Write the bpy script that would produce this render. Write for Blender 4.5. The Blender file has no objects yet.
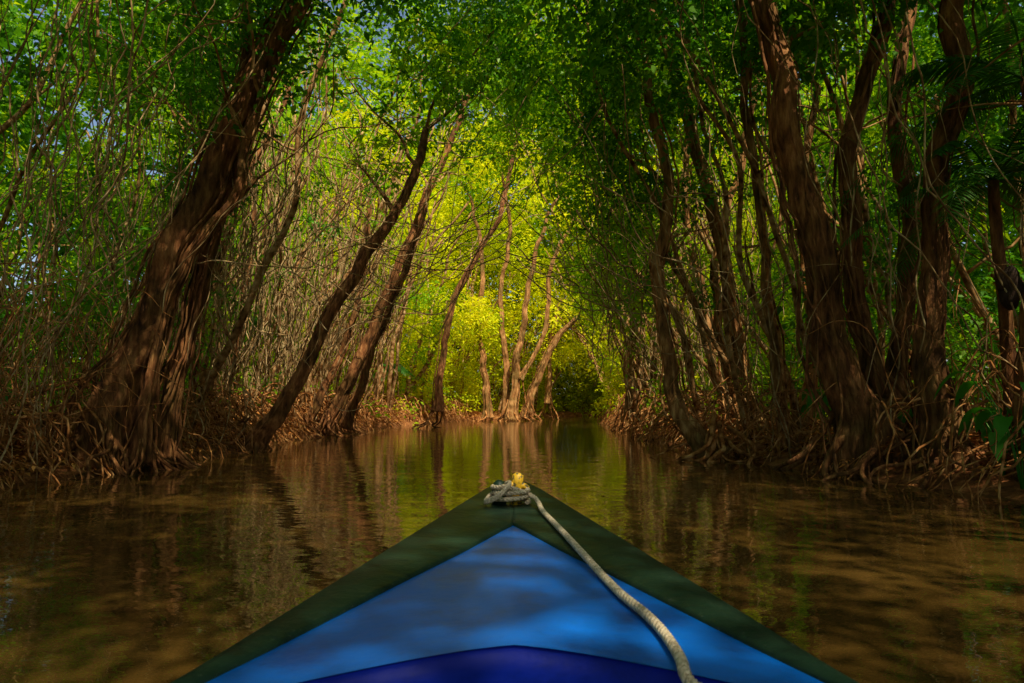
import bpy, math, random
import numpy as np
from mathutils import Vector, noise

rng = np.random.default_rng(11)
random.seed(11)
scene = bpy.context.scene
CAMZ = 1.2
PITCH = math.atan(63.5/683.0)
CP, SP = math.cos(PITCH), math.sin(PITCH)
EL=math.radians(56); AZ=math.radians(152)   # sun: azimuth from +Y toward +X (behind, right)
SUN=np.array([math.sin(AZ)*math.cos(EL),math.cos(AZ)*math.cos(EL),math.sin(EL)])

# ---- view-ray helpers -------------
def W(px, py, Y):
    a = (px-512)/683.0; b = (341.5-py)/683.0
    D = CP-b*SP
    return np.array([Y*a/D, Y, CAMZ+Y*(SP+b*CP)/D])
def G(px, py, z):
    a = (px-512)/683.0; b = (341.5-py)/683.0
    dx, dy, dz = a, CP-b*SP, SP+b*CP
    t = (z-CAMZ)/dz
    return np.array([dx*t, dy*t, z])

# ---- mesh helpers -------------------------------------------------------
class MB:
    def __init__(s): s.v=[]; s.f=[]; s.n=0
    def add(s, V, F):
        s.v.append(np.asarray(V,float)); o=s.n
        s.f.extend([tuple(i+o for i in f) for f in F]); s.n+=len(V)
    def obj(s, name, mat, parent=None, smooth=True):
        me=bpy.data.meshes.new(name)
        V=np.vstack(s.v) if s.v else np.zeros((0,3))
        me.from_pydata(V.tolist(), [], s.f); me.update()
        if smooth: me.polygons.foreach_set('use_smooth',[True]*len(me.polygons))
        if mat: me.materials.append(mat)
        o=bpy.data.objects.new(name, me); scene.collection.objects.link(o)
        if parent: o.parent=parent
        return o
def empty(name):
    e=bpy.data.objects.new(name,None); scene.collection.objects.link(e); return e

def resample(P, n):
    P=np.asarray(P,float)
    if len(P)<3:
        t=np.linspace(0,1,n)[:,None]; return P[0]*(1-t)+P[-1]*t
    Q=np.vstack([2*P[0]-P[1],P,2*P[-1]-P[-2]])
    out=[]
    for u in np.linspace(0,len(P)-1-1e-6,n):
        i=int(u); t=u-i
        a,b,c,d=Q[i],Q[i+1],Q[i+2],Q[i+3]
        out.append(.5*((2*b)+(-a+c)*t+(2*a-5*b+4*c-d)*t*t+(-a+3*b-3*c+d)*t**3))
    return np.array(out)

def tube(mb, P, R, seg=8, flute=None, k=5, ph=0., twist=0., rough=0.):
    P=np.asarray(P,float); n=len(P); R=np.broadcast_to(np.asarray(R,float),(n,))
    T=np.gradient(P,axis=0); T/=np.linalg.norm(T,axis=1)[:,None]+1e-9
    u=np.array([1.,0,0]) if abs(T[0][0])<.8 else np.array([0,1.,0])
    th=np.linspace(0,2*math.pi,seg,endpoint=False); V=np.zeros((n,seg,3))
    lump=np.zeros(seg)
    for i in range(n):
        u=u-T[i]*u.dot(T[i]); u/=np.linalg.norm(u)+1e-9
        v=np.cross(T[i],u)
        rr=np.full(seg,R[i])
        if flute is not None:
            fl=flute[i]
            rr=rr*(1+fl*(.6*np.cos(k*th+ph+twist*i)+.4*np.cos((k+3)*th-ph*2+twist*.6*i)))
        if rough:
            lump=lump*.8+.6*rough*rng.standard_normal(seg); rr=rr*(1+lump)
        V[i]=P[i]+rr[:,None]*(np.cos(th)[:,None]*u+np.sin(th)[:,None]*v)
    F=[]
    for i in range(n-1):
        for j in range(seg):
            j2=(j+1)%seg
            F.append((i*seg+j,i*seg+j2,(i+1)*seg+j2,(i+1)*seg+j))
    F.append(tuple(range(seg))[::-1]); F.append(tuple((n-1)*seg+j for j in range(seg)))
    mb.add(V.reshape(-1,3),F)

def wob(P, amp, fr=1.0, seed=None):
    s=random.random()*100 if seed is None else seed
    P=np.array(P)
    n=len(P)
    env=np.minimum(1,np.arange(n)/max(1,n*.15))
    for i in range(n):
        q=Vector((P[i][0]*fr+s,P[i][1]*fr,P[i][2]*fr))
        w=noise.noise_vector(q)
        P[i]+=np.array(w)*amp*env[i]
    return P

# ---- materials ----------------------------------------------------------
def mat(name):
    m=bpy.data.materials.new(name); m.use_nodes=True
    nt=m.node_tree; nt.nodes.clear()
    out=nt.nodes.new('ShaderNodeOutputMaterial')
    return m,nt,out
def ramp(nt, stops):
    r=nt.nodes.new('ShaderNodeValToRGB'); e=r.color_ramp.elements
    while len(e)<len(stops): e.new(.5)
    for i,(p,c) in enumerate(stops):
        e[i].position=p; e[i].color=(*c,1)
    return r
def principled(nt,out,rough=.6,spec=.5):
    b=nt.nodes.new('ShaderNodeBsdfPrincipled'); b.inputs['Roughness'].default_value=rough
    b.inputs['Specular IOR Level'].default_value=spec
    nt.links.new(b.outputs[0],out.inputs[0]); return b
def nz(nt, scale, detail=4, vec=None, mscale=None, rough=.55):
    tc=nt.nodes.new('ShaderNodeTexCoord')
    n=nt.nodes.new('ShaderNodeTexNoise'); n.inputs['Scale'].default_value=scale
    n.inputs['Detail'].default_value=detail; n.inputs['Roughness'].default_value=rough
    src=tc.outputs['Object']
    if mscale:
        mp=nt.nodes.new('ShaderNodeMapping'); mp.inputs['Scale'].default_value=mscale
        nt.links.new(src,mp.inputs[0]); src=mp.outputs[0]
    nt.links.new(src,n.inputs['Vector']); return n

def bark(name, c1, c2, c3, sc=5):
    m,nt,out=mat(name); b=principled(nt,out,.85,.2)
    n=nz(nt,sc,5,mscale=(1,1,.22),rough=.65); r=ramp(nt,[(.32,c1),(.5,c2),(.7,c3)])
    nt.links.new(n.outputs['Fac'],r.inputs[0])
    n2=nz(nt,1.3,2); mx=nt.nodes.new('ShaderNodeMixRGB'); mx.blend_type='MULTIPLY'
    r2=ramp(nt,[(.35,(.4,.45,.28)),(.62,(1.2,1.1,1.))])
    nt.links.new(n2.outputs['Fac'],r2.inputs[0]); mx.inputs[0].default_value=.85
    nt.links.new(r.outputs[0],mx.inputs[1]); nt.links.new(r2.outputs[0],mx.inputs[2])
    nt.links.new(mx.outputs[0],b.inputs['Base Color'])
    bp=nt.nodes.new('ShaderNodeBump'); bp.inputs['Strength'].default_value=1.; bp.inputs['Distance'].default_value=.08
    nt.links.new(n.outputs['Fac'],bp.inputs['Height']); nt.links.new(bp.outputs[0],b.inputs['Normal'])
    return m
def twigmat(name,c1,c2,c3,sc):
    m,nt,out=mat(name); d=nt.nodes.new('ShaderNodeBsdfDiffuse'); n=nz(nt,sc,2)
    r=ramp(nt,[(.32,c1),(.5,c2),(.68,c3)]); nt.links.new(n.outputs['Fac'],r.inputs[0]); nt.links.new(r.outputs[0],d.inputs[0])
    nt.links.new(d.outputs[0],out.inputs[0]); return m
BARK=bark('bark_red',(.05,.02,.008),(.25,.10,.035),(.52,.26,.10),8)
BARK2=bark('bark_pale',(.09,.038,.012),(.40,.19,.065),(.68,.42,.18),8)
ROOT=twigmat('root_bark',(.10,.032,.01),(.42,.17,.05),(.7,.37,.14),5)
STEM=twigmat('sapling_bark',(.09,.038,.012),(.36,.18,.065),(.62,.4,.18),5)
VINE=twigmat('vine_bark',(.14,.075,.03),(.42,.26,.11),(.66,.48,.24),4)

def leafmat(name, stops, trans=.5, gloss=.06):
    m,nt,out=mat(name)
    at=nt.nodes.new('ShaderNodeAttribute'); at.attribute_name='rnd'
    r=ramp(nt,stops); nt.links.new(at.outputs['Fac'],r.inputs[0])
    d=nt.nodes.new('ShaderNodeBsdfDiffuse'); t=nt.nodes.new('ShaderNodeBsdfTranslucent')
    hs=nt.nodes.new('ShaderNodeMixRGB'); hs.blend_type='MULTIPLY'; hs.inputs[0].default_value=1
    hs.inputs[2].default_value=(1.6,1.4,.4,1)
    nt.links.new(r.outputs[0],d.inputs[0]); nt.links.new(r.outputs[0],hs.inputs[1]); nt.links.new(hs.outputs[0],t.inputs[0])
    mx=nt.nodes.new('ShaderNodeMixShader'); mx.inputs[0].default_value=trans
    nt.links.new(d.outputs[0],mx.inputs[1]); nt.links.new(t.outputs[0],mx.inputs[2])
    last=mx
    if gloss>0:
        g=nt.nodes.new('ShaderNodeBsdfGlossy'); g.inputs['Roughness'].default_value=.4; g.inputs['Color'].default_value=(.8,.9,.5,1)
        m3=nt.nodes.new('ShaderNodeMixShader'); m3.inputs[0].default_value=gloss
        nt.links.new(mx.outputs[0],m3.inputs[1]); nt.links.new(g.outputs[0],m3.inputs[2]); last=m3
    nt.links.new(last.outputs[0],out.inputs[0]); return m
LEAF_N=leafmat('leaf_shade_tinted',[(0.,(.02,.09,.006)),(.5,(.085,.30,.014)),(1.,(.30,.58,.025))],.45,.03)  # near leaves: darker green, shade under the canopy put into the colour
LEAF_D=leafmat('leaf_deep_shade_tinted',[(0.,(.012,.06,.006)),(.5,(.05,.19,.012)),(1.,(.16,.38,.02))],.4,0)  # darker leaf copy; the forest's shade is painted into the green
LEAF_F=leafmat('leaf_sun_tinted',[(0.,(.07,.24,.008)),(.5,(.25,.49,.014)),(1.,(.58,.68,.02))],.45,0)  # lighter leaf copy; sunlight on the farther leaves painted into the colour
LEAF_G=leafmat('leaf_glow_tinted',[(0.,(.26,.42,.008)),(.5,(.62,.70,.012)),(1.,(.9,.84,.03))],.4,0)  # brightest, yellowest leaf copy; the glow at the far end painted in
LITTER=leafmat('leaf_dead',[(0.,(.16,.05,.015)),(.5,(.48,.18,.04)),(1.,(.75,.4,.11))],.1,0)
BROAD=leafmat('leaf_broad',[(0.,(.05,.28,.015)),(1.,(.18,.52,.03))],.4,.06)
PALM=leafmat('palm_leaf',[(0.,(.04,.16,.015)),(1.,(.12,.36,.03))],.45,.04)

# ---- leaf clusters (templates kept as arrays) ---------------------------
def leaf(V,F,base,d,up,L,Wd,fold=.25):
    d=d/np.linalg.norm(d); s=np.cross(d,up); s/=np.linalg.norm(s)+1e-9; n=np.cross(s,d)
    o=len(V)
    V.extend([base, base+d*L*.42+s*Wd*.5+n*Wd*fold, base+d*L-n*L*.12, base+d*L*.42-s*Wd*.5+n*Wd*fold]); F.append((o,o+1,o+2,o+3))
def cluster(ntw, nl, L, r=.6, droop=.4, flat=.5):
    V=[];F=[]
    for _ in range(ntw):
        az=random.uniform(0,2*math.pi); el=random.gauss(0,flat)
        d=np.array([math.cos(az)*math.cos(el),math.sin(az)*math.cos(el),math.sin(el)])
        p=np.array([random.gauss(0,.22),random.gauss(0,.22),random.gauss(0,.18)])*r/.6
        ln=random.uniform(.5,1.2)*r
        for i in range(nl):
            t=(i+1)/nl
            q=p+d*ln*t+np.array([0,0,-droop*ln*t*t])
            side=1 if i%2 else -1
            s=np.cross(d,[0,0,1]); s/=np.linalg.norm(s)
            dd=d*.6+s*side*random.uniform(.5,1.1)+np.array([0,0,random.uniform(-.7,.15)])
            up=np.array([random.gauss(0,.35),random.gauss(0,.35),1.])
            l=L*random.uniform(.55,1.35)
            leaf(V,F,q,dd,up,l,l*random.uniform(.42,.58))
    return np.array(V)
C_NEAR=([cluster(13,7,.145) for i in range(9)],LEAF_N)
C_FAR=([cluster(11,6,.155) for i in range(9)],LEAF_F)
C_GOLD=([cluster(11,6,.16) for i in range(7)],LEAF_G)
C_BIG=([cluster(9,4,.24) for i in range(5)],LEAF_D)
C_BIGG=([cluster(9,4,.24) for i in range(5)],LEAF_G)
C_LIT=([cluster(8,6,.13,.7,.1,.25) for i in range(4)],LITTER)

# canopy gaps: places on the ground that the sun reaches (x, y, rx, ry)
GAPS=[(-9,34,4.2,11),(-5,41,4,4),(.5,51,5,6),(3,60,7,7),(5.4,27,2.4,4.5),(-8,21.5,1.8,2.6),(7,40,4,7),(5.6,19.5,1.6,2.6),(6.3,12.8,1.,1.3),(-6.6,14.2,.9,1.1)]
def insun(p):
    k=(p[2]-.8)/SUN[2]; x=p[0]-SUN[0]*k; y=p[1]-SUN[1]*k
    return any(((x-a)/c)**2+((y-b)/d)**2<1 for a,b,c,d in GAPS)

def scatter(name, pts, scl, C, parent=None, tilt=.5, gaps=True):
    pts=np.asarray(pts,float); scl=np.broadcast_to(scl,(len(pts),))
    if gaps:
        km=np.array([not(p[2]>2.2 and insun(p)) or random.random()<.05 for p in pts]); pts=pts[km]; scl=scl[km]
    n=len(pts); tmpl,material=C
    if n==0: return
    pick=rng.integers(0,len(tmpl),n)
    VV=[];RR_=[]
    for k,T in enumerate(tmpl):
        I=np.where(pick==k)[0]; m=len(I)
        if not m: continue
        rx,ry,rz=rng.normal(0,tilt,m),rng.normal(0,tilt,m),rng.uniform(0,6.28,m)
        c,s=np.cos,np.sin; o=np.zeros(m); e=np.ones(m)
        Rx=np.array([[e,o,o],[o,c(rx),-s(rx)],[o,s(rx),c(rx)]]).transpose(2,0,1)
        Ry=np.array([[c(ry),o,s(ry)],[o,e,o],[-s(ry),o,c(ry)]]).transpose(2,0,1)
        Rz=np.array([[c(rz),-s(rz),o],[s(rz),c(rz),o],[o,o,e]]).transpose(2,0,1)
        M=(Rx@Ry@Rz)*scl[I][:,None,None]
        V=np.einsum('mij,kj->mki',M,T)+pts[I][:,None,:]
        VV.append(V.reshape(-1,3))
        nl=len(T)//4
        r=np.clip(.5*rng.random((m,nl))+.5*rng.random((m,1)),0,1)
        RR_.append(np.repeat(r.reshape(-1),4))
    V=np.vstack(VV).astype(np.float32); R=np.concatenate(RR_).astype(np.float32); nv=len(V); nf_=nv//4
    me=bpy.data.meshes.new(name); me.vertices.add(nv); me.vertices.foreach_set('co',V.ravel())
    me.loops.add(nv); me.loops.foreach_set('vertex_index',np.arange(nv,dtype=np.int32))
    me.polygons.add(nf_); me.polygons.foreach_set('loop_start',np.arange(0,nv,4,dtype=np.int32))
    me.update(calc_edges=True)
    a=me.attributes.new('rnd','FLOAT','POINT'); a.data.foreach_set('value',R)
    me.materials.append(material)
    o=bpy.data.objects.new(name,me); scene.collection.objects.link(o)
    if parent: o.parent=parent
    return o

# ---- river layout -------------------------------------------------------
LY=[-200,0,10,12.6,18,23,30,40,48,55,62,72,78,82,110,400]; LX=[-8,-7.6,-7.6,-7.2,-6.9,-7.8,-7.4,-6.5,-5.2,-2.6,1.0,4.0,10,50,80,600]
RY=[-200,0,9,11.7,15,22,33,50,65,74,80,110,400]; RX=[7.5,7,6.5,5.6,5.0,4.7,5.4,6.8,9,15,56,88,610]
def bd(x,y): return max(np.interp(y,LY,LX)-x, x-np.interp(y,RY,RX))
def hgt(x,y):
    d=bd(x,y)
    d+=noise.noise(Vector((x*.5,y*.5,3)))*.7
    if d<0: return -.7*min(1,-d/1.5)
    h=.4*(1-math.exp(-d/.9))+.03*min(d,40)
    h+=.18*min(1,d)*noise.fractal(Vector((x*.6,y*.6,0)),1,2,4)
    # root and debris mounds on the mid-distance left bank
    h+=1.3*math.exp(-((y-33)/7)**2-((x+11)/2.6)**2)+1.*math.exp(-((y-46)/5)**2-((x+9)/2.5)**2)
    return h
xs=np.unique(np.concatenate([np.linspace(-300,-30,14),np.linspace(-30,30,170),np.linspace(30,300,14)]))
ys=np.unique(np.concatenate([np.linspace(-300,-20,14),np.linspace(-20,60,200),np.linspace(60,100,50),np.linspace(100,400,14)]))
mb=MB(); V=[(x,y,hgt(x,y)) for y in ys for x in xs]; nx=len(xs)
F=[(j*nx+i,j*nx+i+1,(j+1)*nx+i+1,(j+1)*nx+i) for j in range(len(ys)-1) for i in range(nx-1)]
mb.add(V,F)
m,nt,out=mat('bank_soil'); b=principled(nt,out,.95,.1)
n=nz(nt,3.,5,rough=.7); r=ramp(nt,[(.3,(.06,.022,.009)),(.5,(.27,.10,.032)),(.7,(.48,.22,.075))])
nt.links.new(n.outputs['Fac'],r.inputs[0]); nt.links.new(r.outputs[0],b.inputs['Base Color'])
bp=nt.nodes.new('ShaderNodeBump'); bp.inputs['Distance'].default_value=.15; nt.links.new(n.outputs['Fac'],bp.inputs['Height']); nt.links.new(bp.outputs[0],b.inputs['Normal'])
mb.obj('riverbank_ground',m)

# water
m,nt,out=mat('river_water'); b=principled(nt,out,.02,.5); b.inputs['IOR'].default_value=1.65
n0=nz(nt,.35,3,mscale=(.5,1.6,1)); r=ramp(nt,[(.35,(.05,.027,.005)),(.7,(.12,.065,.013))])
nt.links.new(n0.outputs['Fac'],r.inputs[0]); nt.links.new(r.outputs[0],b.inputs['Base Color'])
n1=nz(nt,1.1,2,mscale=(1,1.5,1)); n2=nz(nt,6.,2,mscale=(1,1.6,1))
b1=nt.nodes.new('ShaderNodeBump'); b1.inputs['Strength'].default_value=1; b1.inputs['Distance'].default_value=.012
b2=nt.nodes.new('ShaderNodeBump'); b2.inputs['Strength'].default_value=1; b2.inputs['Distance'].default_value=.0018
nt.links.new(n1.outputs['Fac'],b1.inputs['Height']); nt.links.new(n2.outputs['Fac'],b2.inputs['Height'])
nt.links.new(b1.outputs[0],b2.inputs['Normal']); nt.links.new(b2.outputs[0],b.inputs['Normal'])
mb=MB(); mb.add([(-300,-300,0),(300,-300,0),(300,400,0),(-300,400,0)],[(0,1,2,3)]); mb.obj('river_water',m,smooth=False)

# ---- trees --------------------------------------------------------------
def frac(a,b,t): return a*(1-t)+b*t
def make_tree(stems, name='bloodwood_tree', material=BARK, nroots=9, rootlen=1.6, zmin=0., C=C_NEAR, limbs=5, strang=3, cs=(1.,1.6), spread=3.5, keep=.75):
    e=empty(name)
    tm=MB(); lm=MB(); rm=MB(); cp=[]
    for si,st in enumerate(stems):
        P=np.array([np.append(W(a,b_,y),r) for a,b_,y,r in st])
        n=max(26,int(np.sum(np.linalg.norm(np.diff(P[:,:3],axis=0),axis=1))/.12))
        Q=resample(P,n); path=wob(Q[:,:3],.12+P[0,3]*.2,.7); rad=np.maximum(Q[:,3],.03)*.8
        path=wob(path,.04,2.2)
        z=np.maximum(0,path[:,2]-path[0,2])
        rad=rad*(1+.6*np.exp(-z/.6))
        fl=.13+.25*np.exp(-z/1.3)
        tube(tm,path,rad,26,flute=fl,k=random.choice([4,5,6]),ph=random.random()*6,twist=random.uniform(-.05,.05),rough=.06)
        for _ in range(strang):
            a0=random.uniform(0,6.28); tw=random.uniform(-2.5,2.5)
            i1=int(n*random.uniform(.5,1)); idx=np.arange(0,i1)
            t=idx/n; rr=random.uniform(.01,.034)
            off=rad[idx]*(1.0+.9*np.abs(np.sin(t*random.uniform(3,9)+a0))*random.choice([0,1,1]))
            ang=a0+tw*t+.4*np.sin(t*14+a0)
            S=path[idx]+np.stack([np.cos(ang)*off,np.sin(ang)*off,0*off],1)
            if len(S)>4: tube(rm,S,rr,6)
        base=path[0]
        for q in range(nroots):
            a=random.uniform(0,6.28); L=rootlen*random.uniform(.35,1.2)*(rad[0]/.4)**.5
            h0=random.uniform(.15,1.3)*(rad[0]/.4)
            c0=base+np.array([math.cos(a),math.sin(a),0])*rad[0]*.5+[0,0,h0]
            pts=[c0]
            for t in (.25,.5,.75,1.):
                a+=random.gauss(0,.25)
                x=base[0]+math.cos(a)*(rad[0]*.6+L*t); y=base[1]+math.sin(a)*(rad[0]*.6+L*t)
                g=max(hgt(x,y),-.25)
                pts.append(np.array([x,y,frac(base[2]+h0,g+.03,min(1,(t*1.1))**.5)]))
            PP=resample(pts,16); r0=random.uniform(.02,.07)*(rad[0]/.4)**.5
            tube(rm,wob(PP,.12,2.),np.linspace(r0,r0*.4,16),7,rough=.06)
        d0=path[-1]-path[-4]; d0/=np.linalg.norm(d0)
        for l in range(limbs):
            a=random.uniform(0,6.28)+l; dirv=d0*.5+np.array([math.cos(a),math.sin(a),random.uniform(.1,.8)])
            dirv/=np.linalg.norm(dirv); L=spread*random.uniform(.6,1.25)
            i=random.randint(int(n*.72),n-1) if l>1 else n-1
            s=path[i]
            pts=[s,s+dirv*L*.4+[0,0,.1*L],s+dirv*L+[random.gauss(0,.4),random.gauss(0,.4),.15*L]]
            PP=wob(resample(pts,14),.35,.6)
            r0=rad[i]*.55
            tube(lm,PP,np.linspace(r0,r0*.25,14),8)
            for k in range(3):
                j=random.randint(5,13); dv=rng.normal(0,1,3); dv[2]=abs(dv[2])*.4; dv/=np.linalg.norm(dv)
                l2=L*.5*random.uniform(.6,1.2)
                B=wob(resample([PP[j],PP[j]+dv*l2*.5,PP[j]+dv*l2+[0,0,-.1]],8),.2,1.)
                tube(lm,B,np.linspace(r0*.35,.01,8),5)
                for bpt in B[3:]:
                    if bpt[2]>zmin and random.random()<keep: cp.append(bpt+rng.normal(0,.5,3))
    if rm.n: rm.obj('buttress_roots',ROOT if material is BARK2 else BARK,e)
    tm.obj('trunk',material,e); lm.obj('limbs',STEM,e)
    if cp: 
        cp=np.array(cp); scatter('crown',cp,rng.uniform(cs[0],cs[1],len(cp)),C,e)
    return e

# left bank
make_tree([[(104,468,12.6,.42),(124,390,12.6,.40),(168,270,12.8,.33),(225,140,13,.29),(292,10,13.2,.26),(340,-110,13.5,.2)],
           [(162,458,13.2,.2),(178,360,13.2,.19),(212,240,13.4,.17),(240,130,13.6,.15),(250,0,14,.13)],
           [(60,465,13,.12),(100,400,13,.11),(150,300,13,.10),(210,190,13,.09)],
           [(140,462,12.4,.14),(150,380,12.4,.12),(170,300,12.5,.1),(230,200,12.6,.09),(262,100,12.8,.08)]],nroots=16,rootlen=1.8,strang=10,limbs=4,zmin=8.8)
make_tree([[(250,452,18,.24),(290,395,18,.22),(345,290,18.4,.2),(395,215,19,.17),(430,130,20,.13)]],nroots=9,strang=3,limbs=4,C=C_FAR)
make_tree([[(325,432,27,.32),(352,370,27,.28),(390,290,27.5,.22),(415,220,28,.18),(470,100,29,.13)],
           [(345,428,29,.24),(375,340,29,.2),(410,255,29,.17),(430,190,29.5,.15)],
           [(300,434,26,.2),(340,360,26.5,.18),(362,290,27,.15),(372,200,27,.12)]],material=BARK,nroots=8,C=C_FAR,cs=(1.3,2),limbs=3)
make_tree([[(438,412,36,.24),(443,352,36,.2),(452,310,36,.19),(480,250,36,.17),(500,212,36,.15),(520,120,37,.12)]],nroots=5,C=C_FAR,cs=(1.3,2),limbs=3)
make_tree([[(190,440,21,.12),(200,330,21,.11),(235,210,21,.1),(290,90,22,.08)],[(215,440,24,.12),(240,330,24,.12),(255,200,24,.1),(240,60,24,.08)]],nroots=4,strang=2,limbs=3,C=C_FAR)
# centre clump
make_tree([[(488,418,52,.35),(484,370,52,.3),(478,320,52,.25),(482,260,52,.2),(470,200,52,.14)],
           [(512,420,52,.45),(516,370,52,.35),(524,320,52,.26),(536,250,52,.2),(560,190,52,.13)],
           [(527,419,52.5,.4),(536,380,52.5,.3),(560,335,52.5,.24),(590,300,52,.18),(600,240,52,.12)],
           [(506,418,53,.35),(505,360,53,.3),(500,300,53,.24),(510,230,53,.18),(500,170,53,.12)],
           [(520,380,52,.2),(545,330,52,.18),(550,270,52,.15),(575,220,52,.12)],
           [(548,404,58,.25),(552,340,58,.2),(570,280,58,.18),(610,230,58,.15)]],material=BARK2,nroots=6,C=C_GOLD,cs=(1.4,2.2),strang=1,limbs=2,keep=.5)
# right bank
make_tree([[(632,432,31,.34),(630,370,31,.28),(634,300,31,.24),(626,240,31,.22),(608,185,31,.17),(600,110,31,.13)],
           [(646,432,32,.24),(652,370,32,.2),(660,310,32,.18),(690,240,32,.15)]],material=BARK2,nroots=9,C=C_FAR,cs=(1.3,2),limbs=3)
make_tree([[(722,462,15.4,.26),(700,440,15.6,.22),(682,405,15.8,.2),(666,340,16,.17),(658,275,16,.16),(667,190,16,.15),(650,90,16.2,.13),(625,-20,16.5,.1)]],material=BARK2,nroots=14,rootlen=2.2,strang=3,limbs=4,zmin=7.5)
make_tree([[(762,445,19,.26),(740,370,19,.22),(728,290,19,.22),(705,170,19,.2),(670,60,19,.17),(640,-30,19,.13)],
           [(745,430,20.5,.18),(722,350,20.5,.16),(715,260,20.5,.14),(745,150,20.5,.12),(760,20,20.5,.11)],
           [(733,432,23,.18),(712,360,23,.17),(700,290,23,.15),(685,200,23,.13),(690,80,23,.11)]],material=BARK2,nroots=6,strang=2,limbs=3,zmin=8)
make_tree([[(790,450,15,.17),(775,360,15,.14),(762,240,15,.12),(748,120,15,.11),(735,-20,15,.1)],
           [(800,440,17,.2),(812,340,17,.14),(800,220,17,.12),(820,90,17,.1)]],material=BARK2,nroots=7,strang=3,limbs=3,zmin=8)
make_tree([[(872,478,11.8,.46),(848,380,11.9,.39),(822,290,12,.34),(795,160,12.1,.28),(768,10,12.3,.25),(750,-120,12.5,.2)],
           [(885,470,12.2,.25),(872,370,12.3,.22),(856,250,12.4,.2),(852,150,12.5,.19),(880,20,12.6,.18),(905,-90,12.8,.15)]],nroots=15,rootlen=1.5,strang=8,limbs=4,zmin=8.8)
make_tree([[(948,480,10.8,.36),(938,380,10.9,.28),(940,280,11,.24),(946,140,11,.21),(957,-10,11,.2),(960,-130,11,.17)],
           [(905,455,13,.2),(895,350,13.2,.19),(910,230,13.4,.19),(892,110,13.5,.17),(915,-30,13.6,.15)]],nroots=13,rootlen=1.4,strang=6,limbs=4,zmin=8.8)
make_tree([[(1045,480,9.8,.2),(1030,360,10,.17),(1040,200,10.2,.15),(1060,0,10.2,.13)]],nroots=9,strang=3,limbs=3,zmin=8)

# saplings / background stems
sm=MB()
for i in range(270):
    y=random.uniform(14,75)
    side=random.choice([-1,1]); d=abs(random.gauss(0,5))+.8
    x=np.interp(y,LY,LX)-d if side<0 else np.interp(y,RY,RX)+d
    z=hgt(x,y)-.1; H=random.uniform(7,16); lean=-side*random.uniform(-.05,.6)
    pts=[(x,y,z),(x+lean*H*.3,y+random.gauss(0,.4),z+H*.35),(x+lean*H*.6+random.gauss(0,.6),y+random.gauss(0,.6),z+H*.7),(x+lean*H*.8+random.gauss(0,.8),y,z+H)]
    P=wob(resample(pts,26),.5,.4); r=random.uniform(.035,.11)*(1 if y<40 else 1.6)
    tube(sm,P,np.linspace(r,r*.4,26),7)
    for k in range(3):
        j=random.randint(10,24); dv=rng.normal(0,1,3); dv[2]=abs(dv[2]); dv/=np.linalg.norm(dv); l=random.uniform(1,3)
        tube(sm,wob(resample([P[j],P[j]+dv*l*.5,P[j]+dv*l],7),.2,1),np.linspace(r*.4,r*.1,7),5)
sm.obj('sapling_trees',STEM)

# vines
vm=MB()
for i in range(700):
    y=random.uniform(9.5,34); side=random.choice([-1,-1,1])
    d=random.uniform(-1.8,3.5)
    x=np.interp(y,LY,LX)-d if side<0 else np.interp(y,RY,RX)+d
    zt=random.uniform(5,12); zb=random.uniform(-.1,2.5) if d>0 else random.uniform(2.,5)
    if d>0 and random.random()<.6: zb=hgt(x,y)
    dx=random.gauss(0,1.2)-side*.8; dy=random.gauss(0,1)
    pts=[(x+dx,y+dy,zt),(x+dx*.7,y+dy*.6,frac(zt,zb,.35)),(x+dx*.2+random.gauss(0,.3),y+dy*.2,frac(zt,zb,.7)),(x,y,zb)]
    tube(vm,wob(resample(pts,28),.4,.9),random.uniform(.006,.016)*(1 if y<20 else 1.5),5)
for i in range(72):   # swooping lianas
    y=random.uniform(11,34); s=random.choice([-1,1]); x0=s*random.uniform(4,8); x1=s*random.uniform(-2,3.5)
    q=y/16; za=random.uniform(3,9)*q; zb2=random.uniform(4,10)*q
    pts=[(x0,y,za),((x0+x1)/2,y+random.gauss(0,1),min(za,zb2)-random.uniform(.2,1.5)),(x1,y+random.gauss(0,2),zb2)]
    tube(vm,wob(resample(pts,28),.45,.7),random.uniform(.007,.016)*q,5)
vm.obj('hanging_vines',VINE)

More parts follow.
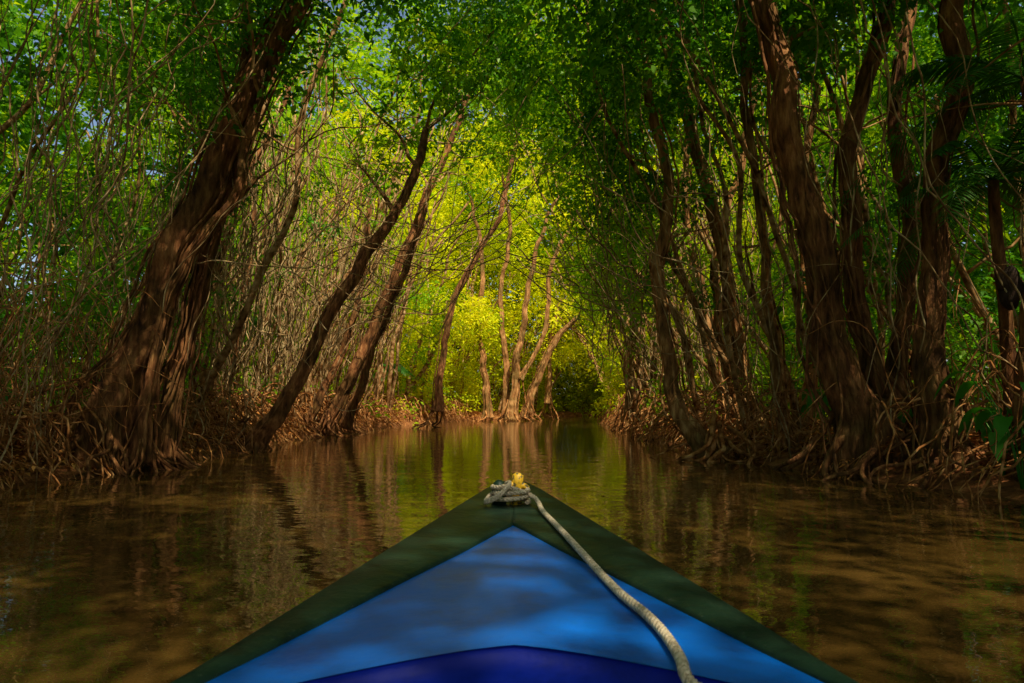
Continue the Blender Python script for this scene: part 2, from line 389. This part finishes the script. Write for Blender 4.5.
# root / twig tangle along the waterline
rm=MB()
for i in range(900):
    y=9+44*random.random()**1.3; side=random.choice([-1,-1,1])
    s=side; xe=np.interp(y,LY,LX) if s<0 else np.interp(y,RY,RX)
    d0=random.uniform(.3,2.8); z0=random.uniform(.4,1.6); d1=random.uniform(-.7,.3)
    yy=y+random.gauss(0,.9)
    pts=[(xe+s*d0,y,z0),(xe+s*frac(d0,d1,.4),frac(y,yy,.4),z0*.95+random.uniform(0,.4)),(xe+s*frac(d0,d1,.8),frac(y,yy,.8),z0*.4),(xe+s*d1,yy,-.15)]
    r=random.uniform(.008,.028)*(1 if y<22 else 1.8)
    tube(rm,wob(resample(pts,14),.3,1.6),np.linspace(r,r*.5,14),5)
for i in range(420):   # arching twigs, near left brush & right
    s=-1 if random.random()<.75 else 1
    y=random.uniform(8.5,16); xe=np.interp(y,LY,LX) if s<0 else np.interp(y,RY,RX)
    x=xe+s*random.uniform(.2,4); L=random.uniform(1,3.4)
    a=random.uniform(0,6.28); z=max(0,hgt(x,y))
    tx,ty=math.cos(a)*L*.6-s*.5,math.sin(a)*L*.4
    zz=random.uniform(.8,3.2)
    pts=[(x,y,z),(x+tx*.35,y+ty*.4,z+zz*.8),(x+tx*.8,y+ty*.8,z+zz),(x+tx*1.25,y+ty*1.2,z+zz*random.uniform(.3,1))]
    tube(rm,wob(resample(pts,18),.3,.9),np.linspace(random.uniform(.006,.017),.004,18),5)
rm.obj('exposed_roots',ROOT)

# ---- foliage masses -----------------------------------------------------
def nf(x,y,z,s=.35): return noise.noise(Vector((x*s,y*s,z*s*1.5)))
def sidewall(n):
    near=[];far=[];gold=[]
    while len(near)+len(far)+len(gold)<n:
        s=random.choice([-1,1]); y=random.uniform(4,60); z=.6+15.5*random.random()
        dmin=.6-max(0,z-3)*.62
        d=dmin+(12-dmin)*random.random()**1.5
        x=np.interp(y,LY,LX)-d if s<0 else np.interp(y,RY,RX)+d
        if y<9 and z<7: continue
        if nf(x,y,z)<-.02: continue
        if z<2.6 and d<4 and random.random()<.6: continue
        if y<12.6 and z<8.5 and random.random()<.75: continue
        if y<19 and d<1.5 and z<7 and random.random()<.85: continue
        if y>28 and z>9 and d<0: continue
        g=random.gauss(0,4)
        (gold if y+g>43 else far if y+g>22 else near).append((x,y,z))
    return near,far,gold
near,far,gold=sidewall(7200)
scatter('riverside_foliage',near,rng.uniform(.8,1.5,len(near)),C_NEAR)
scatter('sun_tinted_foliage',far,rng.uniform(1.,1.8,len(far)),C_FAR)  # uses the lighter leaf copy with sunlight in its colour
scatter('glow_tinted_foliage',gold,rng.uniform(1.2,2.1,len(gold)),C_GOLD)  # uses the yellow leaf copy with the painted far glow
# canopy over the river
pts=[]
while len(pts)<2300:
    y=random.uniform(-9,28); x=random.uniform(-13,13); z=random.uniform(9.,13.5)+ .12*max(0,y-12)
    if nf(x,y,z,.3)<-.04: continue
    if y>14 and random.random()<.25: continue
    pts.append((x,y,z))
pts=np.array(pts); k=pts[:,1]+rng.normal(0,4,len(pts))>19
scatter('canopy_foliage',pts[~k],rng.uniform(1.,1.7,len(pts[~k])),C_NEAR)
scatter('canopy_foliage',pts[k],rng.uniform(1.,1.7,len(pts[k])),C_FAR)
# tall crowns behind the bend that close the view of the sky
pts=[]
while len(pts)<1000:
    y=random.uniform(66,78); x=random.uniform(-32,34); z=random.uniform(17,44)
    if nf(x,y,z,.12)<-.25: continue
    pts.append((x,y,z))
scatter('high_canopy_foliage',pts,rng.uniform(3.,4.6,len(pts)),([cluster(11,5,.19) for i in range(5)],LEAF_F),gaps=False)
# unseen foliage added behind the boat to cut skylight on the near trees
pts=[]
while len(pts)<600:
    y=random.uniform(-20,7); x=random.uniform(-20,20); z=random.uniform(.5,12)
    if abs(x)<8 and y>-13: continue
    if nf(x,y,z,.25)<-.05: continue
    pts.append((x,y,z))
scatter('rear_shade_foliage',pts,rng.uniform(2.2,3.2,len(pts)),C_BIG,gaps=False)
# far wall
pts=[]
while len(pts)<2600:
    y=random.uniform(54,74); x=random.uniform(-24,28); z=.4+27*random.random()**1.1
    if bd(x,y)<0.3 and z<5: continue
    if nf(x,y,z,.2)<-.12: continue
    pts.append((x,y,z))
while len(pts)<3700:
    y=random.uniform(76,84); x=random.uniform(-5,22); pts.append((x,y,.1+13*random.random()**1.4))
scatter('far_bank_foliage',pts,rng.uniform(1.5,2.7,len(pts)),C_GOLD,gaps=False)
pts=[(random.uniform(-40,45),random.uniform(86,94),26*random.random()) for _ in range(800)]
scatter('background_forest',pts,rng.uniform(4.,5.5,len(pts)),C_BIGG,gaps=False)
# surrounding forest
pts=[]
while len(pts)<2800:
    x=random.uniform(-50,50); y=random.uniform(6,85); z=.5+25*random.random()
    d=bd(x,y)
    if d<11 and y<80: continue
    if nf(x,y,z,.15)<-.2: continue
    pts.append((x,y,z))
scatter('distant_forest',pts,rng.uniform(3.,4.4,len(pts)),C_BIG,gaps=False)
# leaf litter
pts=[]
while len(pts)<1900:
    y=8+50*random.random(); s=random.choice([-1,-1,1]); d=.1+5*random.random()
    x=np.interp(y,LY,LX)-d if s<0 else np.interp(y,RY,RX)+d
    pts.append((x,y,hgt(x,y)+.06))
scatter('leaf_litter',pts,rng.uniform(.6,1.1,len(pts)),C_LIT,tilt=.12)

# floating leaves
V=[];F=[]
for i in range(130):
    x=random.uniform(-7,6); y=random.uniform(2.2,26)
    if abs(x)<.9 and y<4.5: continue
    a=random.uniform(0,6.28); l=random.uniform(.04,.09)
    leaf(V,F,np.array([x,y,.006]),np.array([math.cos(a),math.sin(a),0.]),np.array([0,0,1.]),l,l*.5,.05)
    for q in range(-4,0): V[q]=np.array([V[q][0],V[q][1],max(V[q][2],.004)])
mb=MB(); mb.add(np.array(V),F); mb.obj('floating_leaves',LITTER)

# ---- palms --------------------------------------------------------------
def frond(mb,base,az,el,L,drop,lw=.035,ll=.5):
    n=26; pts=[]
    d=np.array([math.cos(az)*math.cos(el),math.sin(az)*math.cos(el),math.sin(el)])
    for i in range(n):
        t=i/(n-1); pts.append(base+d*L*t+np.array([0,0,-drop*L*t*t]))
    pts=np.array(pts); tube(mb,pts,np.linspace(.022,.004,n),5)
    T=np.gradient(pts,axis=0); V=[];F=[]
    for i in range(3,n):
        for k in range(2):
            p=pts[i]*(1-k*.5)+pts[i-1]*(k*.5); tt=T[i]/np.linalg.norm(T[i])
            s=np.cross(tt,[0,0,1]); s/=np.linalg.norm(s)
            t=i/n; l=ll*math.sin(math.pi*(.12+.86*t))**.6*random.uniform(.85,1.1)
            for sg in (-1,1):
                dd=s*sg+tt*.55+np.array([0,0,-.35+random.gauss(0,.08)])
                dd/=np.linalg.norm(dd); w=tt*lw*.5; o=len(V)
                V+= [p-w*.5,p+w*.5,p+dd*l*.5+w,p+dd*l*.5-w,p+dd*l+[0,0,-.12*l]]
                F+= [(o,o+1,o+2,o+3),(o+3,o+2,o+4)]
    mb.add(np.array(V),F)
def palm(pos,h,nf_,L,ll):
    e=empty('palm_tree'); tm=MB(); fm=MB(); x,y=pos; g=hgt(x,y)
    P=wob(resample([(x,y,g-.2),(x+.1,y,g+h*.5),(x,y,g+h)],20),.1,.5)
    tube(tm,P,np.linspace(.12,.08,20),12,rough=.03); tm.obj('trunk',BARK,e)
    for i in range(nf_):
        az=i*2.4+random.random()*.4; el=random.uniform(.1,1.1)
        frond(fm,P[-1],az,el,L*random.uniform(.8,1.1),random.uniform(.5,.9),ll=ll)
    fm.obj('fronds',PALM,e,smooth=False)
palm((7.9,10.9),4.4,14,2.4,.55)
palm((8.0,10.2),5.9,15,2.7,.6)
palm((-7.4,42),2.6,13,1.7,.5)
palm((-12,33),3.5,13,2.2,.5)
# broad-leaf plants
def broadleaf(pos,n,H,L):
    mb=MB(); x,y=pos; g=max(hgt(x,y),0)
    for i in range(n):
        az=random.uniform(0,6.28); h=H*random.uniform(.5,1.1); o=np.array([math.cos(az),math.sin(az),0])
        tip=np.array([x,y,g])+o*h*.35+[0,0,h]
        tube(mb,resample([(x,y,g-.1),np.array([x,y,g])+o*h*.1+[0,0,h*.55],tip],8),.009,5)
        l=L*random.uniform(.7,1.2); s=np.cross(o,[0,0,1]); V=[];F=[]
        for a in range(9):
            t=a/8; c=tip+o*l*t*.8+np.array([0,0,l*(.25*t-.95*t*t)])
            w=l*.23*math.sin(math.pi*min(1,(t*.94+.06)))**.7
            for k in (-1,-.5,0,.5,1): V.append(c+s*w*k+np.array([0,0,.25*w*abs(k)]))
        for a in range(8):
            for k in range(4): F.append((a*5+k,a*5+k+1,a*5+k+6,a*5+k+5))
        mb.add(np.array(V),F)
    mb.obj('broadleaf_plant',BROAD)
for p in [(6.7,9.1),(7.1,10.0),(7.4,12.5),(7.6,10.8),(7.9,9.6),(6.6,14.5),(-10.2,14)]:
    broadleaf(p,random.randint(6,9),random.uniform(.7,1.5),random.uniform(.4,.62))
# epiphyte on trunk
mb=MB(); c=W(650,178,15.6)
for i in range(34):
    az=random.uniform(0,6.28); el=random.uniform(-.5,1.2); l=random.uniform(.4,.8)
    d=np.array([math.cos(az)*math.cos(el),math.sin(az)*math.cos(el),math.sin(el)]); s=np.cross(d,[0,0,1]); s/=np.linalg.norm(s)
    V=[];F=[]
    for a in range(6):
        t=a/5; p=c+d*l*t+np.array([0,0,-l*.9*t*t]); w=.025*(1-t**2)+.003
        V+=[p-s*w,p+s*w]
    for a in range(5): F.append((a*2,a*2+1,a*2+3,a*2+2))
    mb.add(np.array(V),F)
mb.obj('bromeliad_plant',PALM)
# termite nest on the far right stem
mb=MB(); c=W(1010,288,10.4); P=[c+np.array([.02*math.sin(i),0,.34-i*.68/14]) for i in range(15)]
tube(mb,P,[.16*math.sin(math.pi*(i+.4)/14.8)**.6+.01 for i in range(15)],16,rough=.04); mb.obj('termite_nest',bark('nest_mud',(.02,.012,.008),(.05,.03,.02),(.09,.05,.03),9))

# ---- boat ---------------------------------------------------------------
def paint(name,c,c2,rough,dirt=.5,scale=6,bumpd=.002,spec=.5):
    m,nt,out=mat(name); b=principled(nt,out,rough,spec)
    n=nz(nt,scale,7,rough=.7); r=ramp(nt,[(.35,c2),(.5,c),(.75,tuple(min(1,q*1.2) for q in c))])
    nt.links.new(n.outputs['Fac'],r.inputs[0]); 
    n2=nz(nt,70,5,rough=.8); r2=ramp(nt,[(.6,(0,0,0)),(.72,(1,1,1))]); nt.links.new(n2.outputs['Fac'],r2.inputs[0])
    mx=nt.nodes.new('ShaderNodeMixRGB'); mu=nt.nodes.new('ShaderNodeMath'); mu.operation='MULTIPLY'; mu.inputs[1].default_value=dirt
    nt.links.new(r2.outputs[0],mu.inputs[0]); nt.links.new(mu.outputs[0],mx.inputs[0])
    nt.links.new(r.outputs[0],mx.inputs[1]); mx.inputs[2].default_value=(.13,.15,.10,1)
    nt.links.new(mx.outputs[0],b.inputs['Base Color'])
    n3=nz(nt,25,4); bp=nt.nodes.new('ShaderNodeBump'); bp.inputs['Distance'].default_value=bumpd
    nt.links.new(n3.outputs['Fac'],bp.inputs['Height']); nt.links.new(bp.outputs[0],b.inputs['Normal'])
    rr=nt.nodes.new('ShaderNodeMath'); rr.operation='MULTIPLY_ADD'; rr.inputs[1].default_value=.3; rr.inputs[2].default_value=rough-.15
    nt.links.new(n.outputs['Fac'],rr.inputs[0]); nt.links.new(rr.outputs[0],b.inputs['Roughness'])
    return m
BLUE=paint('blue_paint',(.0004,.135,.6),(.0004,.085,.42),.38,.16,spec=.25)
DBLUE=paint('blue_paint_shade_tinted',(.0005,.010,.21),(.0005,.007,.14),.5,.05,spec=.12)  # the boat's blue darkened: shade of the interior put into the colour
GREEN=paint('dark_green_paint',(.011,.034,.018),(.005,.015,.01),.5,.9,9,.005,spec=.3)
boat=empty('wooden_boat')
DZ=.74; CX=G(514,600,DZ)[0]
def hw(px_half,py): 
    p=G(512+px_half,py,DZ); return p[1],p[0]
outer=[hw(0,480),hw(14,481.5),hw(24,486)]+[hw(30+(y-489)/194*320,y) for y in (489,505,530,560,600,640,683)]
outer+=[(.8,.65),(.2,.72),(-.8,.76),(-2,.68),(-3,.5)]
inner=[hw(0,523),hw(9,527),hw(50,549),hw(100,573),hw(154,600),hw(244,645),hw(324,683)]
inner+=[(.8,.62),(.2,.685),(-.8,.72),(-2,.64),(-2.95,.46)]
oy=np.array([o[0] for o in outer][::-1]); ow=np.array([o[1] for o in outer][::-1])
iy=np.array([o[0] for o in inner][::-1]); iw=np.array([o[1] for o in inner][::-1])
def OW(y): return np.interp(y,oy,ow)
def IW(y): return np.interp(y,iy,iw)
YT=oy.max(); YI=iy.max()
st=np.unique(np.concatenate([np.linspace(-3,YI,90),np.linspace(YI,YT,34),YT-np.array([.0,.004,.012,.03]),YI-np.array([.01,.03,.06])]))
mb=MB()
for sgn in (-1,1):
    V=[]
    for y in st:
        o=OW(y); i=IW(y) if y<YI else 0.
        i=min(i,o-.002) if o>.003 else 0
        bv=min(.012,(o-i)*.2); X=lambda w: CX+sgn*w
        V+=[(X(i),y,DZ-.03),(X(i),y,DZ-(.006 if y<YI else 0)),(X(i+bv),y,DZ),(X(i+(o-i)*.5),y,DZ+.004),(X(o-bv),y,DZ),(X(o),y,DZ-.012),(X(o),y,DZ-.05)]
    F=[(a*7+k,a*7+k+1,a*7+k+8,a*7+k+7) for a in range(len(st)-1) for k in range(6)]
    if sgn>0: F=[f[::-1] for f in F]
    mb.add(V,F)
g=mb.obj('gunwale',GREEN,boat)
def AE(x):
    a=G(512,655,DZ)[1]; bb=G(262,690,DZ)[1]; w=abs(G(262,683,DZ)[0]); return a-(a-bb)*min(1.6,abs(x)/w)**1.7
V=[];F=[]; nu=24; nv=60
for j in range(nv+1):
    for i in range(-nu,nu+1):
        s=i/nu
        t=j/nv
        y0=AE(s*.55); y=y0+(YI+.12-y0)*t
        w=(IW(min(y,YI))+.015)
        if y>YI: w=.02
        x=s*w
        rise=.03*(1-t)*(1-abs(s))
        V.append((CX+x,y,DZ-.012+rise))
W1=2*nu+1
F=[(j*W1+i,j*W1+i+1,(j+1)*W1+i+1,(j+1)*W1+i) for j in range(nv) for i in range(W1-1)]
mb=MB(); mb.add(V,F); dk=mb.obj('foredeck',BLUE,boat)
V=[];F=[]
for j in range(9):
    for i in range(-nu,nu+1):
        s=i/nu; y=AE(s*.55)+.004-max(0,j-1)*.045; V.append((CX+s*(IW(y)+.01),y,DZ-.014+.03*(1-abs(s))-(0 if j==0 else .012+.02*(j-1))))
F=[(j*W1+i,j*W1+i+1,(j+1)*W1+i+1,(j+1)*W1+i) for j in range(8) for i in range(W1-1)]
mb=MB(); mb.add(V,F); mb.obj('coaming',DBLUE,boat)  # lip in the darkened blue, painted shade of the boat interior
# hull
V=[];F=[]; ss=np.linspace(-3,YT-.001,70); prof=[(1.,-.05),(.97,-.2),(.88,-.45),(.74,-.7),(.5,-.9),(0,-.97)]
for y in ss:
    o=OW(y); k=max(0,(y-1.5)/(YT-1.5))
    for sg in (-1,1):
        for (f,z) in (prof if sg<0 else prof[::-1][1:]):
            V.append((CX+sg*o*f*(1-.25*k*(-z)),y-.35*k*(-z)*1.2,DZ+z*(1-.1*k)))
nh=11
F=[(a*nh+k,(a+1)*nh+k,(a+1)*nh+k+1,a*nh+k+1) for a in range(len(ss)-1) for k in range(nh-1)]
F.append(tuple(range(nh)))
mb=MB(); mb.add(V,F); h=mb.obj('hull',BLUE,boat); 
mb=MB()
def box(mb,c,s):
    x,y,z=c;a,b_,d=s
    V=[(x+i*a/2,y+j*b_/2,z+k*d/2) for i in(-1,1) for j in(-1,1) for k in(-1,1)]
    mb.add(V,[(0,1,3,2),(4,6,7,5),(0,4,5,1),(2,3,7,6),(0,2,6,4),(1,5,7,3)])
box(mb,(CX,-1.,.02),(.8,3.4,.03)); box(mb,(CX,-.45,.45),(1.3,.28,.035)); box(mb,(CX,-1.7,.45),(1.25,.28,.035))
mb.obj('thwarts',DBLUE,boat,smooth=False)

# cleat
m,nt,out=mat('yellow_paint_worn'); b=principled(nt,out,.5); n=nz(nt,60,5); r=ramp(nt,[(.4,(.12,.1,.05)),(.5,(.85,.5,.02))]); nt.links.new(n.outputs['Fac'],r.inputs[0]); nt.links.new(r.outputs[0],b.inputs['Base Color'])
YEL=m
ctr=G(512,505,DZ+.0); ctr[2]=DZ
mb=MB()
p0=ctr+np.array([.02,.02,0])
tube(mb,[p0,p0+[0,0,.06],p0+[.004,0,.10],p0+[.008,0,.135],p0+[.008,0,.145]],[.028,.024,.028,.026,.012],14)
tube(mb,resample([ctr+np.array([-.075,.0,.06]),ctr+np.array([-.02,.01,.085]),ctr+np.array([.03,.02,.09]),ctr+np.array([.08,.02,.075])],10),[.007,.014,.017,.018,.018,.018,.018,.017,.014,.007],10)
mb.obj('cleat',YEL,boat)
mb=MB(); q=ctr+np.array([-.06,.02,0]); tube(mb,[q,q+[0,0,.06],q+[0,0,.10],q+[0,0,.112]],[.034,.034,.026,.01],14); mb.obj('bollard',GREEN,boat)
# rope
m,nt,out=mat('rope_fibre'); b=principled(nt,out,.9,.15); n=nz(nt,90,5); r=ramp(nt,[(.3,(.34,.25,.14)),(.55,(.68,.55,.37)),(.8,(.85,.75,.56))]); nt.links.new(n.outputs['Fac'],r.inputs[0]); nt.links.new(r.outputs[0],b.inputs['Base Color'])
bp=nt.nodes.new('ShaderNodeBump'); bp.inputs['Distance'].default_value=.003; nt.links.new(n.outputs['Fac'],bp.inputs['Height']); nt.links.new(bp.outputs[0],b.inputs['Normal'])
ROPE=m
RR=.0105
def deckz(x,y):
    w=abs(x-CX)
    if y>YI or w>IW(y)-.01: return DZ+.004
    y0=AE(w); t=max(0,min(1,(y-y0)/(YI+.12-y0))); s=w/(IW(y)+.015)
    return DZ-.012+.03*(1-t)*(1-s)
pts=[]
for a in np.linspace(0,5.6*math.pi,38):
    rr=.062+.004*math.sin(a*1.7); pts.append(ctr+np.array([-.005+math.cos(a-.5)*rr*1.3,math.sin(a-.5)*rr*1.1,RR+.004+.0042*a]))
pts.append(ctr+np.array([.10,-.03,.04]))
for (px,py) in [(543,513),(560,531),(580,553),(602,573),(622,594),(645,613),(664,634),(680,660),(688,684)]:
    p=G(px,py,DZ+.01); p[2]=deckz(p[0],p[1])+RR+.003; pts.append(p)
l=pts[-1]; pts+= [l+np.array([0.02,-.12,-.03]),l+np.array([.0,-.3,-.3]),l+np.array([-.05,-.4,-.6])]
n=1000; C=resample(pts,n); seg=np.concatenate([[0],np.cumsum(np.linalg.norm(np.diff(C,axis=0),axis=1))])
u=np.linspace(0,seg[-1],1100); C=np.stack([np.interp(u,seg,C[:,k]) for k in range(3)],1)
T=np.gradient(C,axis=0);T/=np.linalg.norm(T,axis=1)[:,None]; 
mb=MB(); uu=np.array([0,0,1.]); Us=[]
for i in range(len(C)):
    uu=uu-T[i]*uu.dot(T[i]); uu/=np.linalg.norm(uu); Us.append(uu)
Us=np.array(Us); Vs=np.cross(T,Us)
for k in range(3):
    ph=u/.055*2*math.pi+k*2*math.pi/3
    S=C+(np.cos(ph)[:,None]*Us+np.sin(ph)[:,None]*Vs)*RR*.5
    tube(mb,S,RR*.58,7)
mb.obj('mooring_rope',ROPE)
mb=MB()
for k in range(2):
    S=resample([ctr+np.array([-.03,.0,.09]),ctr+np.array([-.01,-.07,.10]),ctr+np.array([-.06,-.10,.05]),ctr+np.array([-.12,-.07,.02]),ctr+np.array([-.09,.02,.045]),ctr+np.array([.0,.03,.09])],30)
    tube(mb,S+np.array([0,0,k*.009]),RR*.8,7)
mb.obj('rope_knot',ROPE,boat)

# ---- light --------------------------------------------------------------
sv=Vector(SUN)
w=bpy.data.worlds.new('World'); scene.world=w; w.use_nodes=True; nt=w.node_tree
bg=nt.nodes['Background']; sk=nt.nodes.new('ShaderNodeTexSky'); sk.sky_type='NISHITA'; sk.sun_disc=False
sk.sun_elevation=EL; sk.sun_rotation=AZ; sk.dust_density=2.5; sk.ozone_density=.7
nt.links.new(sk.outputs[0],bg.inputs[0]); bg.inputs[1].default_value=.15
ld=bpy.data.lights.new('sun','SUN'); ld.energy=5; ld.angle=math.radians(.6); ld.color=(1,.9,.7)
lo=bpy.data.objects.new('sun',ld); lo.rotation_euler=sv.to_track_quat('Z','Y').to_euler(); scene.collection.objects.link(lo)
cd=bpy.data.cameras.new('camera'); cd.lens=24.01; cd.sensor_width=36; cd.clip_end=2000; cd.clip_start=.05
cd.dof.use_dof=True; cd.dof.focus_distance=7; cd.dof.aperture_fstop=8
co=bpy.data.objects.new('camera',cd); co.location=(0,0,CAMZ); co.rotation_euler=(math.pi/2+PITCH,0,0)
scene.collection.objects.link(co); scene.camera=co
scene.view_settings.view_transform='Standard'; scene.view_settings.look='None'; scene.view_settings.exposure=0
